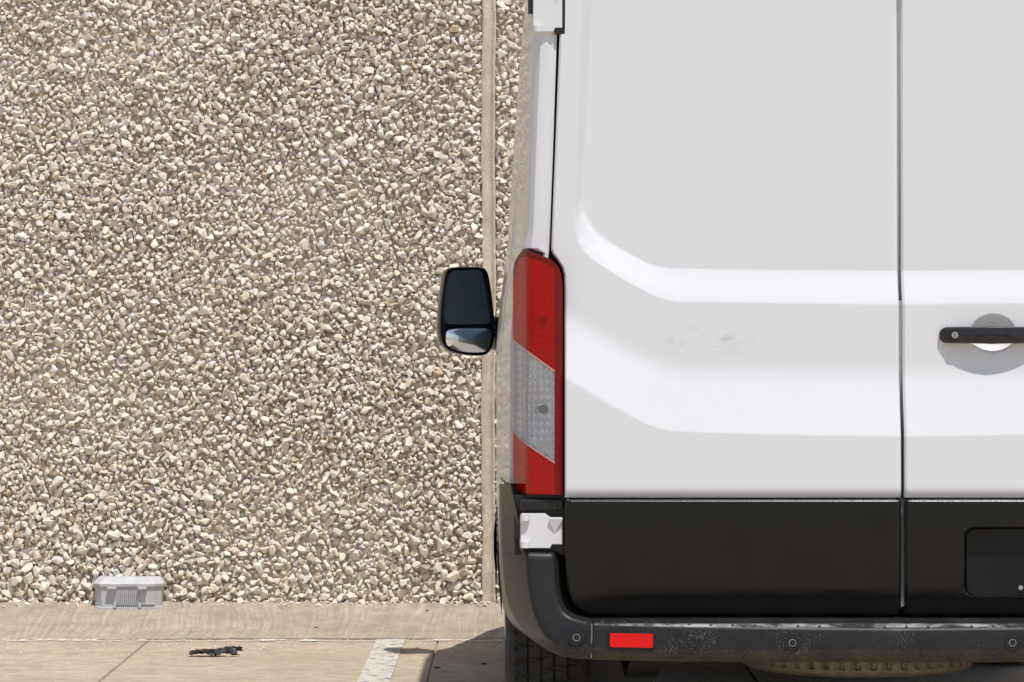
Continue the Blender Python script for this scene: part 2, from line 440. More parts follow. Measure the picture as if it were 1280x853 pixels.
for (rmin, rmax, per) in ((.013, .018, 1100), (.009, .013, 2600)):
    for u, w, q in rng.random((int(per*area*.6), 3)).tolist():
        x = -3.6+u*4.6; z = Z0+w*(Z1-Z0); r = rmin+q*(rmax-rmin)
        if JX[0]-r*.75 < x < JX[1]+r*.75: continue
        if free(x, z, r): pts.append((x, z, r)); grid.setdefault((int(x//cell), int(z//cell)), []).append((x, z, r))
hulls = []
for k in range(48):
    bm = bmesh.new(); nn = 13
    d = rng.normal(size=(nn, 3)); d /= np.linalg.norm(d, axis=1)[:, None]; d *= (rng.uniform(.82, 1.1, nn))[:, None]
    d *= np.array([1.12, rng.uniform(.72, .95), rng.uniform(.62, .85)])
    for p in d: bm.verts.new(p)
    r = bmesh.ops.convex_hull(bm, input=bm.verts[:])
    bad = [e for e in r['geom_interior'] if isinstance(e, bmesh.types.BMVert)]
    bmesh.ops.delete(bm, geom=bad, context='VERTS'); bmesh.ops.triangulate(bm, faces=bm.faces[:])
    bmesh.ops.recalc_face_normals(bm, faces=bm.faces[:]); bm.verts.index_update()
    hulls.append((np.array([v.co[:] for v in bm.verts]), np.array([[v.index for v in f.verts] for f in bm.faces]))); bm.free()
def rotmat(n):
    a = rng.uniform(0, 2*np.pi, n)                       # spin about the wall normal, after laying the flat side outwards, plus a tilt
    q0 = np.stack([np.cos(a/2), 0*a, np.sin(a/2), 0*a], 1); h = math.sqrt(.5)
    w, x, y, z = q0.T; q = np.stack([w*h-x*h, w*h+x*h, y*h+z*h, z*h-y*h], 1) + rng.normal(size=(n, 4))*.42; q /= np.linalg.norm(q, axis=1)[:, None]; w, x, y, z = q.T
    return np.stack([1-2*(y*y+z*z), 2*(x*y-z*w), 2*(x*z+y*w), 2*(x*y+z*w), 1-2*(x*x+z*z), 2*(y*z-x*w), 2*(x*z-y*w), 2*(y*z+x*w), 1-2*(x*x+y*y)], 1).reshape(n, 3, 3)
pts = np.array(pts); N = len(pts); print('stones', N)
inview = (pts[:, 0] > -2.22) & (pts[:, 0] < -.0) & (pts[:, 1] < 2.7) & (pts[:, 1] > .1)
inview[front:] = False; order = np.argsort(-(pts[:, 2]*inview)); single = set(order[:300].tolist())
hsel = rng.integers(0, len(hulls), N); R = rotmat(N)
depth = WY+.004-rng.random(N)*.017 + .011*(np.arange(N) >= front) - .006*np.sin(pts[:, 0]*3.1+1)*np.sin(pts[:, 1]*4.3)
rad = pts[:, 2]*1.22
Vs, Fs, Rn, off = [], [], [], 0
for i in range(N):
    if i in single: continue
    hv, hf = hulls[hsel[i]]
    Vs.append(hv@R[i].T*rad[i]+(pts[i, 0], depth[i], pts[i, 1])); Fs.append(hf+off); off += len(hv)
    Rn.append(np.full(len(hv), rng.random()))
Vs = np.concatenate(Vs); Fs = np.concatenate(Fs); Rn = np.concatenate(Rn); print('stone tris', len(Fs))
me = bpy.data.meshes.new('pebbles')
me.vertices.add(len(Vs)); me.vertices.foreach_set('co', (Vs-np.array([-.1, WY, 0])).astype(np.float32).reshape(-1))
me.loops.add(Fs.size); me.loops.foreach_set('vertex_index', Fs.reshape(-1).astype(np.int32))
me.polygons.add(len(Fs)); me.polygons.foreach_set('loop_start', np.arange(0, Fs.size, 3, dtype=np.int32))
me.update(calc_edges=True)
at = me.attributes.new('rnd', 'FLOAT', 'POINT'); at.data.foreach_set('value', Rn.astype(np.float32))
me.polygons.foreach_set('use_smooth', [False]*len(me.polygons))
o = link('pebbles', me, M['stone'], wall, loc=(-.1, WY, 0)); o['kind'] = 'stuff'
hm = []
for hv, hf in hulls[:12]:
    m_ = bpy.data.meshes.new('pebble'); m_.from_pydata(hv.tolist(), [], hf.tolist()); m_.materials.append(M['stone1']); hm.append(m_)
for i in sorted(single):
    o = link('pebble', hm[i % 12], None, wall, loc=(pts[i, 0], depth[i]-.002, pts[i, 1]))
    o.rotation_mode = 'QUATERNION'; o.rotation_quaternion = Matrix(R[i].tolist()).to_quaternion(); o.scale = (rad[i],)*3

# crumbs fallen from the wall onto the apron
def apron_z(y): 
    t = (y-5.303)/(WY+.05-5.303); return .115*max(t, 0)**1.3+.004
m = MB(); rr = random.Random(11)
for k in range(430):
    x = rr.uniform(-3.4, .5); y = WY-.005-abs(rr.gauss(0, .035)); r = rr.uniform(.003, .010)
    if -1.84 < x < -1.5: continue
    hv, hf = hulls[k % 48]; m.add(hv*r*np.array([1, 1, .7])+(x, y, apron_z(y)+r*.4), hf.tolist())
o = m.build('fallen_crumbs', M['stone1']); tag(o, 'thin scatter of cream stone crumbs along the foot of the pebble wall', 'rubble', kind='stuff')
m = MB()
for k in range(420):
    y = 5.29-abs(rr.gauss(0, .5)); x = rr.uniform(-3, .3); r = rr.uniform(.0015, .005)
    if y < 3.4: continue
    hv, hf = hulls[k % 48]; m.add(hv*r+(x, y, r*.4), hf.tolist())
o = m.build('grit', M['stone1']); tag(o, 'sparse grit strewn over the concrete in front of the kerb line', 'grit', kind='stuff')
where = [(95, 762, 'tiny cream stone lying left of the grey bait box'), (228, 761, 'pale stone just right of the grey bait box'),
         (355, 760, 'flat pale stone at the wall foot above the black debris'), (400, 758, 'white stone at the wall foot between bait box and concrete joint'),
         (563, 756, 'pinkish cream stone at the wall foot left of the concrete joint'), (606, 758, 'small stone at the foot of the concrete joint'),
         (352, 762, 'sliver of pale stone on the ribbed apron edge near the wall'), (30, 757, 'cream stone at the far left end of the wall foot')]
for px, py, lab in where:
    y = 5.83; x = (px-640)*(CAM_D+y)/FPX; y = WY-.06-(py-757)*.006
    o = link('loose_stone', hm[px % 12], None, None, loc=(x, y, apron_z(y)+.007)); o.scale = (.017, .014, .010); o.rotation_euler = (px, py, px*.3)
    tag(o, lab, 'stone', 'loose stones at the wall foot')

# ================================================================== BAIT BOX
bx, by = (159-640)*(CAM_D+5.82)/FPX, 5.825
bz = apron_z(by)-.004
bait = empty('bait_box', (bx, by, bz), 'low grey plastic rodent bait box with ribbed front against the pebble wall', 'bait box')
def oct_ring(w, d, c, z, y0=0.0): 
    z *= 1.13; d *= .62; return [(bx-w+c, by+y0, bz+z), (bx+w-c, by+y0, bz+z), (bx+w, by+y0+c*1.1, bz+z), (bx+w, by+y0+d, bz+z), (bx-w, by+y0+d, bz+z), (bx-w, by+y0+c*1.1, bz+z)]
MB().rings([oct_ring(.150, .17, .030, 0), oct_ring(.150, .17, .030, .012), oct_ring(.143, .165, .032, .014, .004), oct_ring(.146, .168, .032, .090, .003)]).build('base', M['bait'], bait)
MB().rings([oct_ring(.153, .175, .036, .0915, -.004), oct_ring(.154, .176, .036, .102, -.005), oct_ring(.150, .17, .036, .108, .002), oct_ring(.136, .15, .030, .123, .028), oct_ring(.125, .14, .028, .126, .045)]).build('lid', M['bait'], bait)
for s in (-1, 1):
    MB().box((bx+s*.066-.020, by-.022, bz+.093), (bx+s*.066+.020, by+.006, bz+.1025), .002).build('latch', M['bait'], bait)
    MB().box((bx+s*.054-.006, by-.006, bz+.012), (bx+s*.054+.006, by+.006, bz+.036), .001).build('latch', M['bait'], bait)
rib = None
for k in range(11):
    x = bx-.044+k*.0088
    if rib is None:
        rib = MB().box((-.0022, -.005, 0), (.0022, .005, .058), .001).build('rib', M['bait'], bait, loc=(x, by, bz+.032))
    else:
        r2 = rib.copy(); COL.objects.link(r2); r2.parent = bait; r2.location = Vector((x, by, bz+.032))-bait.location
MB().box((bx-.058, by-.003, bz+.026), (bx+.118, by+.01, bz+.031), .001).build('moulding', M['bait'], bait)

# ================================================================== DEBRIS
dx, dy = (267-640)*13.05/FPX, 4.58
m = MB(); r = random.Random(5)
outl = [(-.098, -.004, .006), (-.090, .012, .012), (-.060, .028, .022), (-.020, .030, .035), (.030, .024, .046), (.060, .026, .050), (.078, .010, .040), (.096, -.002, .041), (.080, -.012, .030),
        (.088, -.030, .010), (.055, -.034, .012), (.020, -.030, .008), (-.020, -.034, .012), (-.055, -.026, .008), (-.085, -.020, .004)]
outl = [(a+r.uniform(-.006, .006), b+r.uniform(-.008, .008), c*.72+r.uniform(0, .008)) for a, b, c in outl]
top = [(dx+a, dy+b, c+.005) for a, b, c in outl]; bot = [(dx+a*.97+.002, dy+b*.95, max(.001, c-.013)) for a, b, c in outl]
cen = [(dx+a*.45, dy+b*.4, c*.8+.012+r.uniform(-.006, .008)) for a, b, c in outl]
NS = 18; up, lo_ = [], []
for i in range(NS):
    t = i/(NS-1); x = dx-.098+.188*t; zt = .011+.024*t**.7+r.uniform(-.004, .006); wd = .012+.020*math.sin(math.pi*min(1, t*1.15+.05))**.6
    zf = r.uniform(.0, .012)+.010*math.sin(t*6)**2; k_ = r.uniform(-.005, .005)
    row = [(-wd+k_, zf), (-wd*.6+k_, zf+(zt-zf)*.62), (-wd*.1, zt), (wd*.5, zt*.86+r.uniform(-.003, .003)), (wd, max(.002, zt*.3))]
    up.append([(x+r.uniform(-.003, .003), dy+y_, z_+.004) for y_, z_ in row]); lo_.append([(x, dy+y_*.96+.001, max(.0005, z_)) for y_, z_ in row])
v = [p for row in up for p in row]+[p for row in lo_ for p in row]; o5 = NS*5
f = []
for i in range(NS-1):
    for k in range(4):
        q = (i*5+k, i*5+k+1, i*5+k+6, i*5+k+5); f += [q, tuple(reversed([c+o5 for c in q]))]
    for k in (0, 4): f.append((i*5+k, i*5+k+5, i*5+k+5+o5, i*5+k+o5))
for i in (0, NS-1):
    for k in range(4): f.append((i*5+k, i*5+k+1, i*5+k+1+o5, i*5+k+o5))
m.add(v, f)
junk = m.build('rubber_scrap', M['junk'], smooth=25)
m = MB()
for k in range(16):
    a = r.uniform(-.085, .085); b = r.uniform(-.03, .025); L = r.uniform(.02, .05); an = r.uniform(-.7, .7); z = r.uniform(.008, .022)+.10*max(0, a)
    p = [Vector((dx+a, dy+b, z)), Vector((dx+a+L*math.cos(an), dy+b+L*math.sin(an)*.5, z+r.uniform(-.01, .016))), Vector((dx+a+L*.5, dy+b-.008, z+.010)), Vector((dx+a+L*.4, dy+b+.003, max(.002, z-.010)))]
    m.add(p, [(0, 1, 2), (0, 3, 1), (0, 2, 3), (1, 3, 2)])
for a, z, L in ((.07, .036, .035), (.074, .024, .03), (.07, .008, .035)):
    p = [Vector((dx+a, dy-.01, z)), Vector((dx+a+L, dy-.004, z-.002)), Vector((dx+a, dy+.004, z+.006)), Vector((dx+a, dy-.004, z-.005))]
    m.add(p, [(0, 1, 2), (0, 3, 1), (0, 2, 3), (1, 3, 2)])
m.build('torn_shred', M['junk'], junk, smooth=10)
tag(junk, 'crumpled torn scrap of black rubber lying on the sunlit concrete', 'debris')
for px, py in ((547, 836), (605, 831), (395, 794), (534, 770)):
    y = min((CAM_H*FPX)/(py-426.5)-CAM_D, 5.8); x = (px-640)*(CAM_D+y)/FPX; z = apron_z(y) if y > 5.3 else 0
    hv, hf = hulls[px % 48]
    o = MB().add(hv*np.array([.016, .012, .006])*(1 if py > 800 else .5)+(x, y, z+.004), hf.tolist()).build('dark_crumb', M['junk'])
    tag(o, {547: 'dark crumb on the concrete just inside the edge of the van shadow', 605: 'dark crumb in the van shadow beside the rear wheel', 395: 'dark speck on the ribbed apron near the kerb line', 534: 'dark speck on the ribbed apron left of the concrete joint'}[px], 'debris')

# ================================================================== VAN
van = empty('delivery_van', (CX, 2.7, 0), 'white high roof delivery van parked nose to the wall, seen from behind', 'van')
VL = 5.27
# --- side profile (x of the left side by height), rear corner and mid body
Zk = [.40, .60, .86, 1.24, 1.36, 1.53, 1.80, 2.13, 2.35, 2.50]
Xm = [-.030, -.046, -.047, -.047, -.036, -.014, .003, .027, .048, .062]
Xr = [.012, .002, .000, .002, .010, .040, .050, .064, .078, .09]
def side_x(z, y):
    m_, r_ = np.interp(z, Zk, Xm), np.interp(z, Zk, Xr)
    t = min(1, max(0, y/1.5)); t = 1-(1-t)**2.2
    x = r_+(m_-r_)*t
    if y > 3.95: x += .16*((y-3.95)/1.32)**2.4
    if y > 4.0: x += .18*max(0, z-1.25)/1.2*min(1, (y-4.0)/.9)**1.5
    if y < .10 and .86 < z < 1.486: x += .05
    return x
def roof_h(y):
    return float(np.interp(y, [0, .05, 3.25, 3.55, 3.85, 4.5, 4.7, 5.05, 5.2, 5.27], [2.50, 2.52, 2.54, 2.50, 2.33, 1.52, 1.36, 1.20, 1.05, .75]))
def sill(y):
    b = .42 if y > .58 else .878
    for yc in (1.02, 4.30):
        d = abs(y-yc)
        if d < .42: b = max(b, .36+math.sqrt(max(0, .42**2-d*d)))
    return b
def section(y, inset=0.0, yy=None):
    H = roof_h(y)-inset; b = sill(y); out = []
    zsec = [b+(H-.16-b)*t for t in np.linspace(0, 1, 110)]
    left = [(side_x(z, y)+inset, z) for z in zsec]
    xe = left[-1][0]
    for a in np.linspace(0, math.pi/2, 9)[1:]:
        left.append((xe+.16*(1-math.cos(a)), H-.16+.16*math.sin(a)+.0))
    mid = [(x, H+.03*math.sin(math.pi*(x-left[-1][0])/(2*(CX-left[-1][0])))) for x in np.linspace(left[-1][0], CX, 8)[1:]]
    half = left+mid
    full = half+[(2*CX-x, z) for x, z in reversed(half[:-1])]
    return [(x, y if yy is None else yy, z) for x, z in full]
ysta = [0.055, .097, .103, .15, .25, .4]+[.4+.05*k for k in range(1, 103)]
ysta = [y for y in ysta if y < VL-.01]+[VL]
secs = [section(y) for y in ysta]
seam_x = lambda z: (np.interp(z, [.6, 1.42, 1.5, 2.13, 2.5], [.085, .090, .098, .1195, .135]))
def to_seam(ring, f, yy):
    out = []
    for x, y, z in ring:
        s = 1 if x < CX else -1
        dxc = abs(x-CX); tx = min(dxc, CX-(seam_x(z)-.0005)) if dxc > .6 else dxc
        zt = min(z, 2.40)
        nx = dxc+(tx-dxc)*f; nz = z+(zt-z)*f
        out.append((CX-s*nx, yy, nz))
    return out
base = section(.055)
rear = [to_seam(base, 1, .075), to_seam(base, 1, .012), to_seam(base, .55, .004), to_seam(base, .30, .008), to_seam(base, .12, .024)]
MBv = MB(); allr = rear+secs
n = len(allr[0]); v = [p for r_ in allr for p in r_]; f = []
for i in range(len(allr)-1):
    for k in range(n-1): f.append((i*n+k, i*n+k+1, (i+1)*n+k+1, (i+1)*n+k))
f.append(tuple((len(allr)-1)*n+k for k in range(n)))
body = MBv.add(v, f).build('body', M['paint'], van, smooth=32)
# inner backing behind the doors, floor pan
MB().box((.11, .12, .47), (1.89, .16, 2.4)).build('door_frame', M['dark'], van)
MB().box((.06, .16, .44), (1.94, 5.05, .52)).build('floor_pan', M['under'], van)
MB().box((.9925, -.010, .56), (1.0075, .118, 1.355)).build('door_seal', M['seal'], van)
MB().box((.9925, .028, 1.358), (1.0075, .118, 2.36)).build('door_seal', M['seal'], van)

# --- rear doors as pressed panels
C1 = np.array([(743, -260), (741, 0), (734, 119), (729, 215), (727.5, 250), (730, 266), (738, 281), (750, 294), (767, 306), (790, 319), (812, 330), (826, 334), (842, 335.8), (956, 337.2), (1130, 339)], float)
C2 = np.array([(730, -260), (728, 0), (723, 90), (720, 190), (718.5, 280), (721, 300), (730, 315), (745, 328), (767, 342), (790, 356), (815, 369), (830, 374.5), (848, 377.5), (956, 379.2), (1130, 381)], float)
C3 = np.array([(560, 390), (640, 434), (706, 472), (765, 507), (805, 529), (822, 535), (842, 538.3), (900, 540.5), (956, 542.3), (1130, 545)], float)
def pdist(px, py, C):
    best = np.full(px.shape, 1e9)
    for (ax, ay), (bx_, by_) in zip(C[:-1], C[1:]):
        ux, uy = bx_-ax, by_-ay; t = np.clip(((px-ax)*ux+(py-ay)*uy)/(ux*ux+uy*uy), 0, 1)
        best = np.minimum(best, np.hypot(px-ax-t*ux, py-ay-t*uy))
    return best
def inside(px, py, C):
    ys_, xs_ = C[:, 1], C[:, 0]
    return px > np.where(py > ys_[-1], 1e9, np.interp(py, ys_, xs_))
sm = lambda t: t*t*(3-2*t)
H1, H2 = .027, .040
def door_h(px, py):
    d1, d2, d3 = pdist(px, py, C1), pdist(px, py, C2), pdist(px, py, C3)
    i1, i2, i3 = inside(px, py, C1), inside(px, py, C2), inside(px, py, C3)
    t = d1/(d1+d2+1e-9); band = H1*(t*.86+.14*sm(t))
    t2 = d2/(d2+d3+1e-9)
    tt = np.linspace(0, 1, 200); sl_ = np.clip((tt-.42)/.22, 0, 1); sl_ = sm(sl_); cum = np.concatenate([[0], np.cumsum((sl_[1:]+sl_[:-1])/2)]); cum /= cum[-1]
    mid = H1+H2*np.interp(t2, tt, cum)
    h = np.where(i1, 0, np.where(i2, band, np.where(i3, mid, H1+H2)))
    roll = np.clip((py-607)/14, 0, 1); h = h-.010*roll**2.2
    return h
def door_y(h, z): return -(h) + .020*(z-.9)
def door_left(py):   # left boundary in photo pixels by row
    seam = np.interp(py, [-300, 45, 312], [706.5, 699.5, 689.0])
    lamp = np.interp(py, [312, 318, 326, 335, 345, 362, 640], [689, 691, 697, 702.5, 705, 705.6, 705.6])
    return np.where(py < 312, seam, lamp)
def make_door(mirror):
    py = np.concatenate([np.linspace(-170, 300, 130), np.linspace(302, 400, 90), np.linspace(402, 520, 50), np.linspace(522, 560, 40), np.linspace(562, 604, 14), np.linspace(606, 621, 14)])
    u = np.concatenate([np.linspace(0, .10, 50), np.linspace(.102, .45, 100), np.linspace(.455, .985, 60), [.992, .997, 1]])
    if mirror: u = np.concatenate([np.linspace(0, .10, 40), np.linspace(.102, .45, 80), np.linspace(.455, .66, 24), np.linspace(.662, .87, 90), np.linspace(.875, 1, 20)])
    L = door_left(py)[:, None]; PX = L+(1122.8-L)*u[None, :]; PY = np.repeat(py[:, None], len(u), 1)
    h = door_h(PX, PY)
    if mirror:                                          # finger bowl behind the handle
        e = np.sqrt(((PX-(2250-1240))/29.0)**2+((PY-417)/24.5)**2)
        h = h-.030*(1-sm(np.clip((e-.55)/.47, 0, 1)))
    X = (PX-640)/484.94; Z = CAM_H-(PY-426.5)/484.94
    # soft rolled edges
    ed = np.minimum((PX-L), (1122.8-PX)); h = h-.006*np.clip(1-ed/3.0, 0, 1)**2
    V = np.stack([X, door_y(h, Z), Z], -1)
    return grid_mesh('rear_door', V, M['paint'], van, rim=.03, mirror=mirror, smooth=30)
door = make_door(False); door2 = make_door(True)
door['label'] = 'left rear door with a faint grey smudge'; door2['label'] = 'right rear door with the black handle'
# --- black lower cladding on each door
def clad(mirror, parent):
    py = np.concatenate([np.linspace(622.5, 626, 5), np.linspace(629, 740, 46), np.linspace(742, 766, 16)])
    lft = np.interp(py, [622, 640, 690, 735, 748, 758, 764, 766], [705.5, 705.5, 705.5, 709, 713, 720, 729, 736])
    u = np.linspace(0, 1, 150)
    L = lft[:, None]; PX = L+(1122.6-L)*u; PY = np.repeat(py[:, None], len(u), 1)
    t = (PY-622.5)/143.5
    h = .078-.016*t**2-.030*np.clip((t-.72)/.28, 0, 1)**1.8-.007*np.clip((627-PY)/4.5, 0, 1)**2
    ed = np.minimum(PX-L, 1122.6-PX); h = h-.007*np.clip(1-ed/4.5, 0, 1)**2
    if mirror:
        sx = 2250-PX                                    # number plate well
        inx = np.minimum(sx-1200, 1500-sx); iny = np.minimum(PY-657, 744-PY)
        d = np.where((inx > 0) & (iny > 0), np.minimum(inx, iny), -1)
        r_ = 14.0; cc = np.where((inx < r_) & (iny < r_), r_-np.hypot(r_-inx, r_-iny), np.minimum(inx, iny))
        h = h-.040*np.clip(cc/4.0, 0, 1)
    X = (PX-640)/484.94; Z = CAM_H-(PY-426.5)/484.94
    V = np.stack([X, -h, Z], -1)
    return grid_mesh('door_cladding', V, M['clad'], parent, rim=.04, mirror=mirror, smooth=28)
def clad_fine(mirror, parent):
    return clad(mirror, parent)
cl1 = clad(False, door)
# right cladding gets a denser grid so that the plate well has clean corners
def clad_right():
    py = np.concatenate([np.linspace(622.5, 626, 5), np.linspace(629, 654, 8), np.linspace(655.5, 673, 18), np.linspace(677, 728, 16), np.linspace(731, 747, 17), np.linspace(750, 766, 9)])
    lft = np.interp(py, [622, 640, 690, 735, 748, 758, 764, 766], [705.5, 705.5, 705.5, 709, 713, 720, 729, 736])
    s = np.concatenate([np.linspace(0, .093, 12), np.linspace(.095, .16, 30), np.linspace(.17, .90, 90), np.linspace(.905, .93, 18), np.linspace(.94, 1, 8)])
    L = lft[:, None]; u = s[None, :]
    PX = L+(1122.6-L)*u; PY = np.repeat(py[:, None], len(s), 1)
    t = (PY-622.5)/143.5
    h = .078-.016*t**2-.030*np.clip((t-.72)/.28, 0, 1)**1.8-.007*np.clip((627-PY)/4.5, 0, 1)**2
    ed = np.minimum(PX-L, 1122.6-PX); h = h-.007*np.clip(1-ed/4.5, 0, 1)**2
    sx = 2250-PX; inx = np.minimum(sx-1201, 1502-sx); iny = np.minimum(PY-657, 744-PY); r_ = 14.0
    cc = np.where((inx < r_) & (iny < r_), r_-np.hypot(r_-inx, r_-iny), np.minimum(inx, iny))
    h = h-.034*np.clip(cc/3.5, 0, 1)
    X = (PX-640)/484.94; Z = CAM_H-(PY-426.5)/484.94
    return grid_mesh('door_cladding', np.stack([X, -h, Z], -1), M['clad'], door2, rim=.04, mirror=True, smooth=28)
cl2 = clad_right()
def rrect(x0, x1, z0, z1, r, n=6):
    o = []
    for cx_, cz_, a0 in ((x1-r, z1-r, 0), (x0+r, z1-r, 90), (x0+r, z0+r, 180), (x1-r, z0+r, 270)):
        o += [(cx_+r*math.cos(math.radians(a0+90*k/n)), cz_+r*math.sin(math.radians(a0+90*k/n))) for k in range(n+1)]
    return o
MB().prism(rrect(1.166, 1.768, .5985, .767, .022), -.0475, -.036).build('plate_backing', M['plate'], door2)
MB().tube([P(1276, 735, -.06), P(1276, 735, -.044)], .006, 12).build('screw', M['zinc'], door2)
# light strip between the claddings (painted door edge)
MB().box((.9975, -.046, .57), (1.0055, .03, .845)).build('door_edge', M['seal'], door2)

# --- door handle
hx, hz = P(1240, 419, -.03)[0], P(1240, 419, -.05)[2]
V = []; cols = np.concatenate([np.linspace(-1, -.84, 14), np.linspace(-.8, .8, 33), np.linspace(.84, 1, 14)]); HL = 66/490.0
for u in cols:
    au = abs(u); w = .0228*(1-.12*au)*(1 if au < .86 else math.sqrt(max(.02, 1-((au-.86)/.145)**2)))
    yb = -.025-.022*max(0, 1-(au/.98)**2.0)
    ring = []
    for a in np.linspace(0, 2*math.pi, 17)[:-1]:
        ca, sa = math.cos(a), math.sin(a); q = 4.0
        rr_ = (abs(ca)**q+abs(sa)**q)**(-1/q)
        ring.append((hx+u*HL, yb+(.011-.003*au)*ca*rr_, hz+w*sa*rr_))
    V.append(ring)
hd = MB().rings(V).build('door_handle', M['handle'], door2, smooth=35)
MB().box((P(1207,0,-.05)[0], -.0475, hz-.021), (P(1207,0,-.05)[0]+.0016, -.035, hz+.021)).build('end_cap_joint', M['gloss'], hd)
hd['label'] = 'black bowed handle over a round finger recess'
for u in (-.80, .80):
    MB().box((hx+u*HL-.014, -.028, hz-.012), (hx+u*HL+.014, -.010, hz+.012), .005).build('mount', M['handle'], hd)
MB().box((hx-.045, -.0585, hz-.0005), (hx+.045, -.05, hz+.0012)).build('groove', M['black'], hd)
lx, lz = P(1194, 419, -.05)[0], P(1194, 419, -.05)[2]
MB().tube([(lx+.002, -.0451, lz), (lx+.002, -.03, lz)], .0155, 20).build('lock_surround', M['black'], hd, smooth=40)
MB().tube([(lx, -.0466, lz), (lx, -.04, lz)], .0085, 20).build('key_lock', M['zinc'], hd, smooth=40)
MB().box((lx-.0012, -.0472, lz-.005), (lx+.0012, -.044, lz+.005)).build('keyhole', M['black'], hd)

# --- hinges
def hinge(px0, px1, py0, py1, y, mirror=False, low=False, parent=van):
    x0, _, z1 = P(px0, py0, y); x1, _, z0 = P(px1, py1, y)
    bm = MB()
    w = x1-x0; hgt = z1-z0
    poly = [(x0, z0+.005), (x0+.005, z0), (x0+w*.70, z0), (x0+w*.75, z0+.010), (x1, z0+.010), (x1, z1-.012), (x0+w*.73, z1-.012), (x0+w*.58, z1), (x0+.005, z1), (x0, z1-.005)]
    n = len(poly); cx_, cz_ = (x0+x1)/2, (z0+z1)/2
    sh = [(cx_+(a-cx_)*.955, cz_+(b-cz_)*.955) for a, b in poly]
    mk = (lambda x: 2*CX-x) if mirror else (lambda x: x)
    bm.rings([[(mk(a), y+.05, b) for a, b in poly], [(mk(a), y+.006, b) for a, b in poly], [(mk(a), y, b) for a, b in sh]])
    h_ = bm.build('hinge', M['paint'], parent, smooth=30)
    for za, zb in ((z0+.002, z0+.018), (z1-.018, z1-.002)):
        MB().tube([(mk(x0+.013), y-.002, za), (mk(x0+.013), y-.002, zb)], .0125, 14).build('knuckle', M['paint'], h_, smooth=40)
    tri_ = [(mk(x0+w*.66), y-.009, z1-.013), (mk(x1-.001), y-.009, z1-.014), (mk(x0+w*.80), y-.0005, z0+hgt*.42), (mk(x0+w*.70), y+.004, z1-.010), (mk(x1-.002), y+.004, z1-.010)]
    MB().add(tri_, [(0, 1, 2), (0, 3, 4, 1), (0, 2, 3), (1, 4, 2), (2, 4, 3)]).build('gusset', M['paint'], h_)
    MB().box(tuple(min(a, b) for a, b in zip((mk(x0-.012), y+.012, z0+hgt*.3), (mk(x0), y+.03, z0+hgt*.72))), tuple(max(a, b) for a, b in zip((mk(x0-.012), y+.012, z0+hgt*.3), (mk(x0), y+.03, z0+hgt*.72)))).build('bump_stop', M['black'], h_)
    return h_
for mir in (False, True):
    hinge(666, 703.5, -40, 41, -.006, mir); hinge(650, 704, 642, 686, -.052, mir)
    s = (lambda x: 2*CX-x) if mir else (lambda x: x)
    a, b = s(P(694, 0)[0]), s(P(706.5, 0)[0])
    MB().box((min(a, b), -.0045, P(0, 43.5)[2]), (max(a, b), .03, P(0, -42)[2]), .002).build('hinge_gasket', M['black'], van)
    # black pocket round the lower hinge, and cap under the lamp
    a, b = s(P(643, 0)[0]), s(P(706, 0)[0])
    MB().box((min(a, b), .0, P(0, 694)[2]), (max(a, b), .03, P(0, 619)[2])).build('hinge_pocket', M['black'], van)
    a, b = s(P(650, 0)[0]), s(P(704, 0)[0])
    MB().box((min(a, b), -.045, P(0, 637)[2]), (max(a, b), .01, P(0, 623)[2]), .006).build('lamp_step', M['bump'], van, smooth=40)

# --- tail lamps
OUT_T = lambda px: np.interp(px, [641, 643, 647, 652, 660, 688, 695, 699, 701.5, 703], [340, 328, 320, 314.5, 314, 325, 331, 337, 345, 358])
OUT_B = lambda px: np.interp(px, [641, 643, 647, 654, 703], [598, 608, 614, 617.5, 617.5])
SL1 = lambda px: np.interp(px, [641, 660, 693, 703], [424, 439, 463, 470])
SL2 = lambda px: np.interp(px, [641, 648, 658, 693, 703], [540, 549, 556, 579, 586])
def lamp_y(px): return np.interp(px, [641, 644, 657, 661, 664, 698, 703], [.062, .045, -.028, -.040, -.046, -.058, -.050])
def lamp_patch(name, cols, top, bot, mat, parent, mirror, dy=0.0, rows=40, cellp=None, rim=None):
    cols = np.array(cols, float); t = np.linspace(0, 1, rows)[:, None]
    T, B = top(cols)[None], bot(cols)[None]; PY = T+(B-T)*t; PX = np.repeat(cols[None], rows, 0)
    y = lamp_y(PX)+dy
    if cellp: 
        y = y-.013*np.abs(np.sin(PX*math.pi/cellp[0]))**.55*np.abs(np.sin(PY*math.pi/cellp[1]))**.55
        for bc in (402, 512): y = y+.050*np.exp(-((PX-678.5)/17)**2-((PY-bc)/30)**2)
    X = (PX-640)/484.94; Z = CAM_H-(PY-426.5)/484.94
    return grid_mesh(name, np.stack([X, y, Z], -1), mat, parent, rim=rim, mirror=mirror, smooth=35)
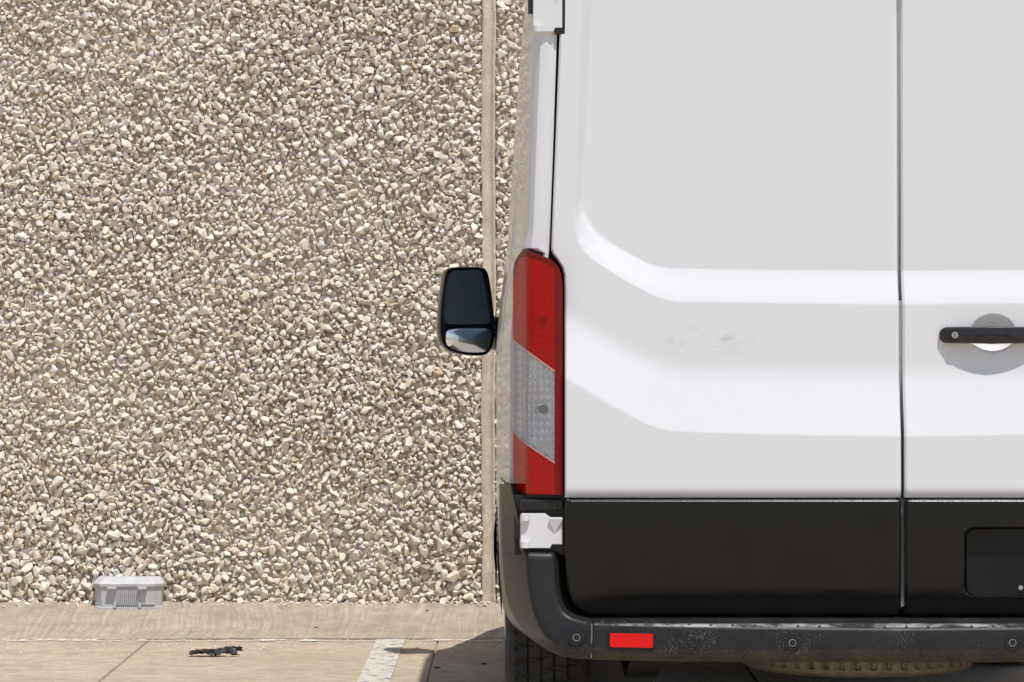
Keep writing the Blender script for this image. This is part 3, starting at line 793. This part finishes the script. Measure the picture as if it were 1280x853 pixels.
for mir in (False, True):
    cf = [641, 642, 643, 645, 647, 650, 654, 658, 661, 664, 672, 680, 688, 693.2]
    # case: back box with dark red border strip
    case = lamp_patch('tail_lamp', [641.3, 643, 647, 652, 657, 661, 664, 680, 690, 697, 700, 702.8], lambda p: OUT_T(p)+.6, lambda p: OUT_B(p)-.6, M['lampcase'], van, mir, dy=.085, rows=60, rim=.05)
    lamp_patch('lens_border', [693.2, 694, 698, 700, 701.5, 703], OUT_T, OUT_B, M['lampcase'], case, mir, rows=80, rim=.09)
    lamp_patch('top_border', [641.4, 643, 647, 652, 657, 660, 664, 672, 680, 688, 693.2], lambda p: OUT_T(p), lambda p: OUT_T(p)+5.5, M['lampcase'], case, mir, dy=-.001, rows=5, rim=.08)
    lamp_patch('red_lens', cf, lambda p: OUT_T(p)+5.6, SL1, M['redlens'], case, mir, rows=50, rim=.02)
    lamp_patch('clear_lens', cf, lambda p: SL1(p)+1.8, lambda p: SL2(p)-1.8, M['clear'], case, mir, rows=50, rim=.02)
    lamp_patch('red_lens', cf, SL2, OUT_B, M['redlens'], case, mir, rows=30, rim=.02)
    for S_ in (SL1, SL2):
        lamp_patch('lens_trim', cf, lambda p, S_=S_: S_(p)-.1, lambda p, S_=S_: S_(p)+1.7 if S_ is SL1 else S_(p)-1.7, M['trim'], case, mir, dy=-.0015, rows=3, rim=.02)
    rc = np.linspace(645.5, 692.8, 120)
    for a, b in ((lambda p: OUT_T(p)+7, lambda p: SL1(p)-1), (lambda p: SL1(p)+1, lambda p: SL2(p)-1), (lambda p: SL2(p)+1, lambda p: OUT_B(p)-2)):
        lamp_patch('lamp_reflector', rc, a, b, M['refl'], case, mir, dy=.016, rows=200, cellp=(7.4, 9.5))
    for by0 in (402, 512):
        cx0, _, cz0 = P(678.5, by0, -.02); cx0 = 2*CX-cx0 if mir else cx0
        MB().tube([(cx0, -.012, cz0), (cx0, -.004, cz0), (cx0, .03, cz0)], [.006, .011, .012], 20).build('bulb', M['bulb'], case, smooth=40)

# --- bumper
def cat(keys, n):
    K = np.array(keys, float); out = []
    for i in range(len(K)-1):
        p0, p1, p2, p3 = K[max(i-1, 0)], K[i], K[i+1], K[min(i+2, len(K)-1)]
        for t in np.linspace(0, 1, n, endpoint=False):
            out.append(.5*((2*p1)+(-p0+p2)*t+(2*p0-5*p1+4*p2-p3)*t*t+(-p0+3*p1-3*p2+p3)*t**3))
    out.append(K[-1]); return out
def sec(*pp): return [P(*q) for q in pp]
keyA = [sec((640, 605, .05), (639, 605, .008), (638, 605, .0), (625.5, 605, .14), (624, 605, .55)),
        sec((650, 645, .05), (650, 645, -.015), (647, 645, -.026), (626, 645, .13), (624, 645, .55)),
        sec((657, 689, .05), (657, 689, -.030), (655, 689, -.046), (627.5, 688, .12), (625, 688, .55))]
keyB = [sec((703, 690.5, .03), (692, 691, -.046), (657, 690.5, -.047), (627.6, 689, .12), (625, 689, .55)),
        sec((704, 700, .0), (692.5, 700, -.058), (658, 700, -.058), (628, 700, .12), (625.2, 700, .55)),
        sec((709, 738, .0), (693.5, 736, -.064), (662, 740, -.064), (632, 742, .12), (627, 740, .52)),
        sec((716, 756, .0), (700, 758, -.070), (670, 772, -.070), (641, 769, .10), (630, 762, .45)),
        sec((727, 766, .0), (712, 771, -.080), (684, 797, -.080), (660, 795, .06), (645, 785, .40)),
        sec((738, 769, .0), (735, 778, -.100), (712, 813, -.100), (697, 819, -.01), (680, 805, .25))]
bowx = [742, 820, 900, 980, 1125]
keyB.append(sec((741.5, 769.5, .0), (741.5, 779.5, -.1145), (741.5, 817, -.1175), (741.5, 825, -.09), (741.5, 822, .12)))
keyC = [sec((742, 769.5, .0), (742, 779.5, -.115), (742, 817, -.118), (742, 825, -.09), (742, 822, .12))]
for bxp, yb, tp, bt in ((820, -.150, 781.5, 827), (900, -.172, 783, 827.5), (980, -.186, 784.3, 828), (1125.5, -.195, 785.5, 828.5)):
    keyC.append(sec((bxp, 769.5, .0), (bxp, tp, yb), (bxp, bt-8, yb-.003), (bxp, bt, yb+.03), (bxp, bt-4, .12)))
def finish(keys, n):
    secs_ = cat(keys, n); res = []
    for s in secs_:
        A, B, C, D, E = [np.array(q) for q in s]
        row = [A, A+(B-A)*.5]
        for (p, q, r_) in ((A, B, C), (B, C, D), (C, D, E)):
            e1 = min(.010, .35*np.linalg.norm(q-p)); e2 = min(.010, .35*np.linalg.norm(r_-q))
            a = q+(p-q)/(np.linalg.norm(p-q)+1e-9)*e1; c = q+(r_-q)/(np.linalg.norm(r_-q)+1e-9)*e2
            for t in (0, .33, .67, 1): row.append((1-t)**2*a+2*t*(1-t)*q+t*t*c)
        row.append(E); res.append(row)
    return res
full = finish(keyA, 6)+finish(keyB, 10)
corner = np.array(full)
bumper = None
ctr = np.array(finish(keyC, 14)); ctr = np.concatenate([ctr, (ctr[:-1][::-1])*np.array([-1, 1, 1])+np.array([2*CX, 0, 0])], 0)
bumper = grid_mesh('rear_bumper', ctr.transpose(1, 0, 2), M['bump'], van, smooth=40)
for mir in (False, True):
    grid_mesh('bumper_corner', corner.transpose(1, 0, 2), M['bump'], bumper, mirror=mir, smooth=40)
MB().box((.15, .02, .47), (1.85, .10, .565)).build('bumper_beam', M['under'], bumper)
# treads on the step
tr = MB().add([(-.004, 0, -.001), (-.001, -.0, .0022), (.005, -.0, -.001), (.010, .085, -.001), (.013, .085, .0022), (.018, .085, -.001)], [(0, 1, 4, 3), (1, 2, 5, 4), (0, 2, 1), (3, 4, 5), (0, 3, 5, 2)])
tr0 = None
for k in range(32):
    px = 752+27.2*k*1.0
    sx = px if px < 1125 else 2250-px
    yb = np.interp(sx, [742, 820, 900, 980, 1125], [-.115, -.150, -.172, -.186, -.195]); tp = np.interp(sx, [742, 820, 900, 980, 1125], [779.5, 781.5, 783, 784.3, 785.5])
    p = P(px, tp-1.2, yb+.006)
    if p[0] > 1.78: break
    if tr0 is None: tr0 = tr.build('tread_rib', M['bump'], bumper, loc=None); tr0.location = p
    else:
        q = tr0.copy(); COL.objects.link(q); q.parent = bumper; q.location = p
# step edge scuffs and sunlit highlight are painted into the bumper colour
# reflectors, sensors
for mir in (False, True):
    a = P(762.5, 793, -.158); b = P(816.5, 810.5, -.158); x0, x1 = (a[0], b[0]) if not mir else (2*CX-b[0], 2*CX-a[0])
    y0 = np.interp(790, [742, 820], [-.115, -.150])
    def bow(x):                                             # the face of the bumper curves in plan
        return float(np.interp((x-CX if x > CX else CX-x), [.0, .30, .47, .64, .80], [-.195, -.186, -.172, -.150, -.116]))
    for nm, e, lift, mt, rr0 in (('reflector_frame', .004, .004, M['black'], .006), ('red_reflector', 0, .008, M['redref'], .004)):
        o_ = rrect(x0-e, x1+e, b[2]-e, a[2]+e, rr0, 4); cxr, czr = (x0+x1)/2, (a[2]+b[2])/2
        sh_ = lambda q: [(cxr+(x-cxr)*q, czr+(z-czr)*(1-(1-q)*3)) for x, z in o_]
        MB().rings([[(x, bow(x)+.02, z) for x, z in o_], [(x, bow(x)-lift+.002, z) for x, z in o_], [(x, bow(x)-lift-.001, z) for x, z in sh_(.98)]]).build(nm, mt, bumper, smooth=40)
def ringm(c, r0, r1, y0, y1, n=28):
    cx_, cz_ = c
    R_ = []
    for (r_, y) in ((r1, y1), (r1, y0), (r0, y0), (r0, y1)):
        R_.append([(cx_+r_*math.cos(2*math.pi*k/n), y, cz_+r_*math.sin(2*math.pi*k/n)) for k in range(n)])
    return MB().rings(R_, False, False)
for px, py, yy in ((720.5, 797, -.108), (990.5, 803.5, -.190), (1265.5, 803.5, -.189), (1529, 797, -.108)):
    x, _, z = P(px, py, yy)
    if px > 1500: x = 2*CX-P(720.5, 797, -.108)[0]
    s = ringm((x, z), .0125, .0185, yy-.0045, yy+.02).build('parking_sensor', M['black'], bumper, smooth=40)
    ringm((x, z), .0075, .0100, yy-.0052, yy+.01).build('sensor_ring', M['grey'], s, smooth=40)
    MB().tube([(x, yy-.0035, z), (x, yy+.01, z)], .0068, 20).build('sensor_face', M['black'], s, smooth=40)
# edge grime bead where bumper corner meets the centre
for mir in (False, True):
    a = P(739.5, 780, -.117); b = P(739.5, 822, -.110)
    sx = (lambda x: 2*CX-x) if mir else (lambda x: x)
    MB().tube([(sx(a[0]), a[1], a[2]), (sx(b[0]), b[1], b[2])], .0022, 6).build('bumper_joint', M['grey'], bumper)

# --- wheels
def tyre_mesh(mat, name='tyre', sip=.007, wide=1):
    R0, Wd = .345, .118; prof_ = []
    side = [(-Wd*.80, .205), (-Wd*.98, .235), (-Wd*1.02, .275), (-Wd*.98, .312), (-Wd*.90, .332), (-Wd*.80, .340)]
    tread = []
    for a, b in ((-.78, -.50), (-.44, -.18), (-.12, .12), (.18, .44), (.50, .78)):
        tread += [(a*Wd, 1), (b*Wd, 1)] 
    pr_ = [(w, r_, 0) for w, r_ in side]
    last = None
    for i, (w, _) in enumerate(tread):
        crown = R0-.006*(w/Wd)**2
        if i % 2 == 0 and i > 0: pr_.append((w-.001, crown-.009, 2))
        pr_.append((w, crown, 1))
        if i % 2 == 1 and i < len(tread)-1: pr_.append((w+.001, crown-.009, 2))
    pr_ += [(-w, r_, 0) for w, r_ in reversed(side)]
    n = 288; V = []
    for k in range(n):
        a = 2*math.pi*k/n
        for j, (w, r_, kind) in enumerate(pr_):
            ph = (k+int((w+Wd)*40)) % 6
            rr_ = r_-(sip if (kind == 1 and ph < wide) else 0)
            V.append((w, rr_*math.cos(a), rr_*math.sin(a)))
    m_ = len(pr_); F = [(k*m_+j, k*m_+j+1, ((k+1) % n)*m_+j+1, ((k+1) % n)*m_+j) for k in range(n) for j in range(m_-1)]
    me = bpy.data.meshes.new(name); me.from_pydata(V, [], F); me.update(); me.materials.append(mat)
    bm = bmesh.new(); bm.from_mesh(me); bmesh.ops.recalc_face_normals(bm, faces=bm.faces); bm.to_mesh(me); bm.free()
    return me
def rim_mb():
    n = 36; rs = []
    for w, r_ in ((.095, .205), (.112, .208), (.112, .198), (.085, .190), (.04, .175), (.03, .12), (.055, .10), (.06, .05), (.06, .001)):
        rs.append([(-w, r_*math.cos(2*math.pi*k/n), r_*math.sin(2*math.pi*k/n)) for k in range(n)])
    return MB().rings(rs, False, True)
tm = tyre_mesh(M['rubber']); first = None
for x, y, s in ((.100, 1.02, 1), (1.90, 1.02, -1), (.100, 4.30, 1), (1.90, 4.30, -1)):
    w = bpy.data.objects.new('wheel', rim_mb().fix() and None); COL.objects.link(w); w.parent = van
    w.location = Vector((x, y, .345))-van.location; w.rotation_euler = (0, 0, 0 if s == 1 else math.pi)
    t_ = bpy.data.objects.new('tyre', tm); COL.objects.link(t_); t_.parent = w
    if first is None: r_ = rim_mb().build('rim', M['steel'], None, smooth=35); first = r_
    else: r_ = first.copy(); COL.objects.link(r_)
    r_.parent = w; r_.location = (0, 0, 0)
sp = bpy.data.objects.new('spare_wheel', None); COL.objects.link(sp); sp.parent = van
sp.location = Vector((P(1087, 0, .72)[0]+.0, 1.065, .422))-van.location; sp.rotation_euler = (0, math.radians(90), 0)
t_ = bpy.data.objects.new('tyre', tyre_mesh(M['dusty'], sip=.016, wide=2)); COL.objects.link(t_); t_.parent = sp
r_ = first.copy(); COL.objects.link(r_); r_.parent = sp; r_.location = (0, 0, 0)
# underbody
MB().tube([(.12, 1.5, .38), (1.88, 1.5, .38)], .05, 12).build('cross_member', M['under'], van)
MB().tube([(1.55, .35, .34), (1.55, 1.2, .36), (1.5, 2.6, .36)], .035, 12).build('exhaust_pipe', M['under'], van, smooth=40)
for x in (.36, 1.64):
    MB().add([(x-.04, .25+.12*k, .40-.10*math.sin(math.pi*k/11)) for k in range(12)]+[(x+.04, .25+.12*k, .40-.10*math.sin(math.pi*k/11)) for k in range(12)]
             +[(x-.04, .25+.12*k, .425-.10*math.sin(math.pi*k/11)) for k in range(12)]+[(x+.04, .25+.12*k, .425-.10*math.sin(math.pi*k/11)) for k in range(12)],
             [(k, k+1, 13+k, 12+k) for k in range(11)]+[(24+k, 36+k, 37+k, 25+k) for k in range(11)]+[(k, 24+k, 25+k, k+1) for k in range(11)]+[(12+k, 13+k, 37+k, 36+k) for k in range(11)]).build('leaf_spring', M['under'], van)
MB().box((.30, 2.2, .22), (1.7, 2.9, .44), .03).build('fuel_tank', M['under'], van, smooth=40)
MB().box((.25, 3.6, .20), (1.75, 5.0, .45), .03).build('engine_tray', M['under'], van, smooth=40)
for s_ in (0, 1):
    x0, x1 = (.20, .42) if s_ == 0 else (1.58, 1.80)
    MB().box((x0, 1.35, .10), (x1, 1.36, .55)).build('mud_flap', M['black'], van)

# --- cab glass and side details
def side_patch(name, y0, y1, z0f, z1f, mat, out=.004, nx=24, nz=16):
    for mir in (False, True):
        V = []
        for t in np.linspace(0, 1, nz):
            row = []
            for y in np.linspace(y0, y1, nx):
                z0, z1 = z0f(y), z1f(y); z = z0+(z1-z0)*t
                row.append((side_x(z, y)-out, y, z))
            V.append(row)
        V = np.array(V)[:, ::-1]
        grid_mesh(name, V, mat, van, mirror=mir, smooth=60)
side_patch('side_window', 3.25, 4.38, lambda y: 1.20, lambda y: min(1.86, roof_h(y)-.22), M['glass'])
side_patch('window_frame', 3.20, 4.44, lambda y: 1.165, lambda y: min(1.90, roof_h(y)-.18), M['black'], .002)
side_patch('side_moulding', 1.6, 4.0, lambda y: .50, lambda y: .66, M['bump'], .010)
V = []
for y in np.linspace(3.87, 4.55, 14):
    H = roof_h(y)+.008; xl = side_x(H-.16, y)+.17
    V.append([(x, y, H+.03*math.sin(math.pi*(x-xl)/(2*(CX-xl)))) for x in np.linspace(xl, 2*CX-xl, 24)])
grid_mesh('windscreen', np.array(V), M['glass'], van, smooth=60)
for s_ in (-1, 1):
    MB().box((CX+s_*.72-.13, VL-.22, .82), (CX+s_*.72+.13, VL-.05, 1.06), .03).build('headlight', M['clear'], van, smooth=40)
MB().box((.12, VL-.12, .30), (1.88, VL+.03, .62), .05).build('front_bumper', M['bump'], van, smooth=40)

# --- door mirrors
MC = Vector(((583-640)*12.75/FPX, 4.25, 1.25-(389.5-426.5)*12.75/FPX)); YAW = math.radians(17)
kx = 12.75/FPX/math.cos(YAW)
def Q(px, py, d=0.0): return Vector(((px-583)*kx, d, -(py-389.5)*12.75/FPX))
def rs_outline(pts_, n=56):
    p = [Vector((a, b)) for a, b in pts_]; out = []
    for i in range(len(p)):
        p0, p1, p2, p3 = p[i-1], p[i], p[(i+1) % len(p)], p[(i+2) % len(p)]
        for t in np.linspace(0, 1, 6, endpoint=False):
            out.append(.5*((2*p1)+(p2-p0)*t+(2*p0-5*p1+4*p2-p3)*t*t+(-p0+3*p1-3*p2+p3)*t**3))
    return out
HO = [(556, 344), (560, 336.5), (568, 334.3), (584, 333.5), (599, 333.8), (606, 336.5), (610, 345), (614, 370), (617, 398), (617.3, 420), (614.5, 434), (609, 442), (600, 445), (584, 444.5), (568, 441.5), (557, 436), (551, 426), (549.3, 408), (550.5, 385), (553, 362)]
UG = [(560.5, 350), (562, 342), (568, 339), (584, 337.8), (597, 338), (601.5, 341), (604, 352), (608, 378), (611, 398), (609.5, 404.2), (600, 405), (580, 405.5), (561, 405.3), (556.5, 402.5), (556.3, 392), (558, 370)]
LG = [(557, 418), (559, 413.8), (568, 411.6), (584, 410.8), (600, 410.8), (609, 411.6), (612, 415), (612, 425), (609.5, 434), (606, 439), (598, 440.6), (584, 440.5), (570, 438), (561, 433.5), (557.5, 427)]
def mirror_unit(mir):
    root = bpy.data.objects.new('door_mirror', None); COL.objects.link(root); root.parent = van
    c = MC.copy(); 
    if mir: c.x = 2*CX-c.x
    root.location = c-van.location; root.rotation_euler = (0, 0, -YAW if mir else YAW)
    fx = -1 if mir else 1
    def ring(o, d, s=1.0, cx_=584, cy_=390): return [tuple(Vector((fx*v_.x, v_.y, v_.z))) for v_ in [Q(cx_+(p.x-cx_)*s, cy_+(p.y-cy_)*s, d) for p in rs_outline(o)]]
    m = MB(); m.rings([ring(HO, .004, .95), ring(HO, -.008, .965), ring(HO, -.012, .985), ring(HO, -.004, 1.0), ring(HO, .02, 1.0), ring(HO, .06, .95), ring(HO, .10, .80), ring(HO, .12, .5)], True, True)
    m.build('mirror_shell', M['gloss'], root, smooth=40)
    root.rotation_euler = root.rotation_euler
    def glass(o, name, bulge, cx_, cy_, tx=0.0, tz=0.0):
        base_ = rs_outline(o); rings_ = []
        for s in (1.0, .98, .85, .65, .4, .15):
            rr_ = []
            for p in base_:
                a = Q(cx_+(p.x-cx_)*s, cy_+(p.y-cy_)*s, 0); k_ = bulge*(1-s*s)
                y = -.010-k_-(a.x-Q(cx_, cy_).x)*tx+(a.z-Q(cx_, cy_).z)*tz
                rr_.append((fx*a.x, y, a.z))
            rings_.append(rr_)
        back_ = [(a, .0, b) for a, _, b in rings_[0]]
        MB().rings([back_]+rings_, True, True).build(name, M['mirror'], root, smooth=60)
    glass(UG, 'main_glass', .0006, 583, 372)
    glass(LG, 'wide_angle_glass', .009, 584, 425, .12, .02)
    # arm
    a0 = Vector((fx*.085, .05, -.075)); 
    for dz in (.0, .05):
        MB().tube([(fx*.085, .03, -.03-dz), (fx*.12, .02, -.035-dz), (fx*.17, .0, -.05-dz*1.2)], [.020, .017, .024], 10).build('arm', M['gloss'], root, smooth=40)
    MB().box((min(fx*.118, fx*.15), -.03, -.15), (max(fx*.118, fx*.15), .07, -.02), .008).build('arm_base', M['black'], root, smooth=40)
    return root
for mir in (False, True): mirror_unit(mir)
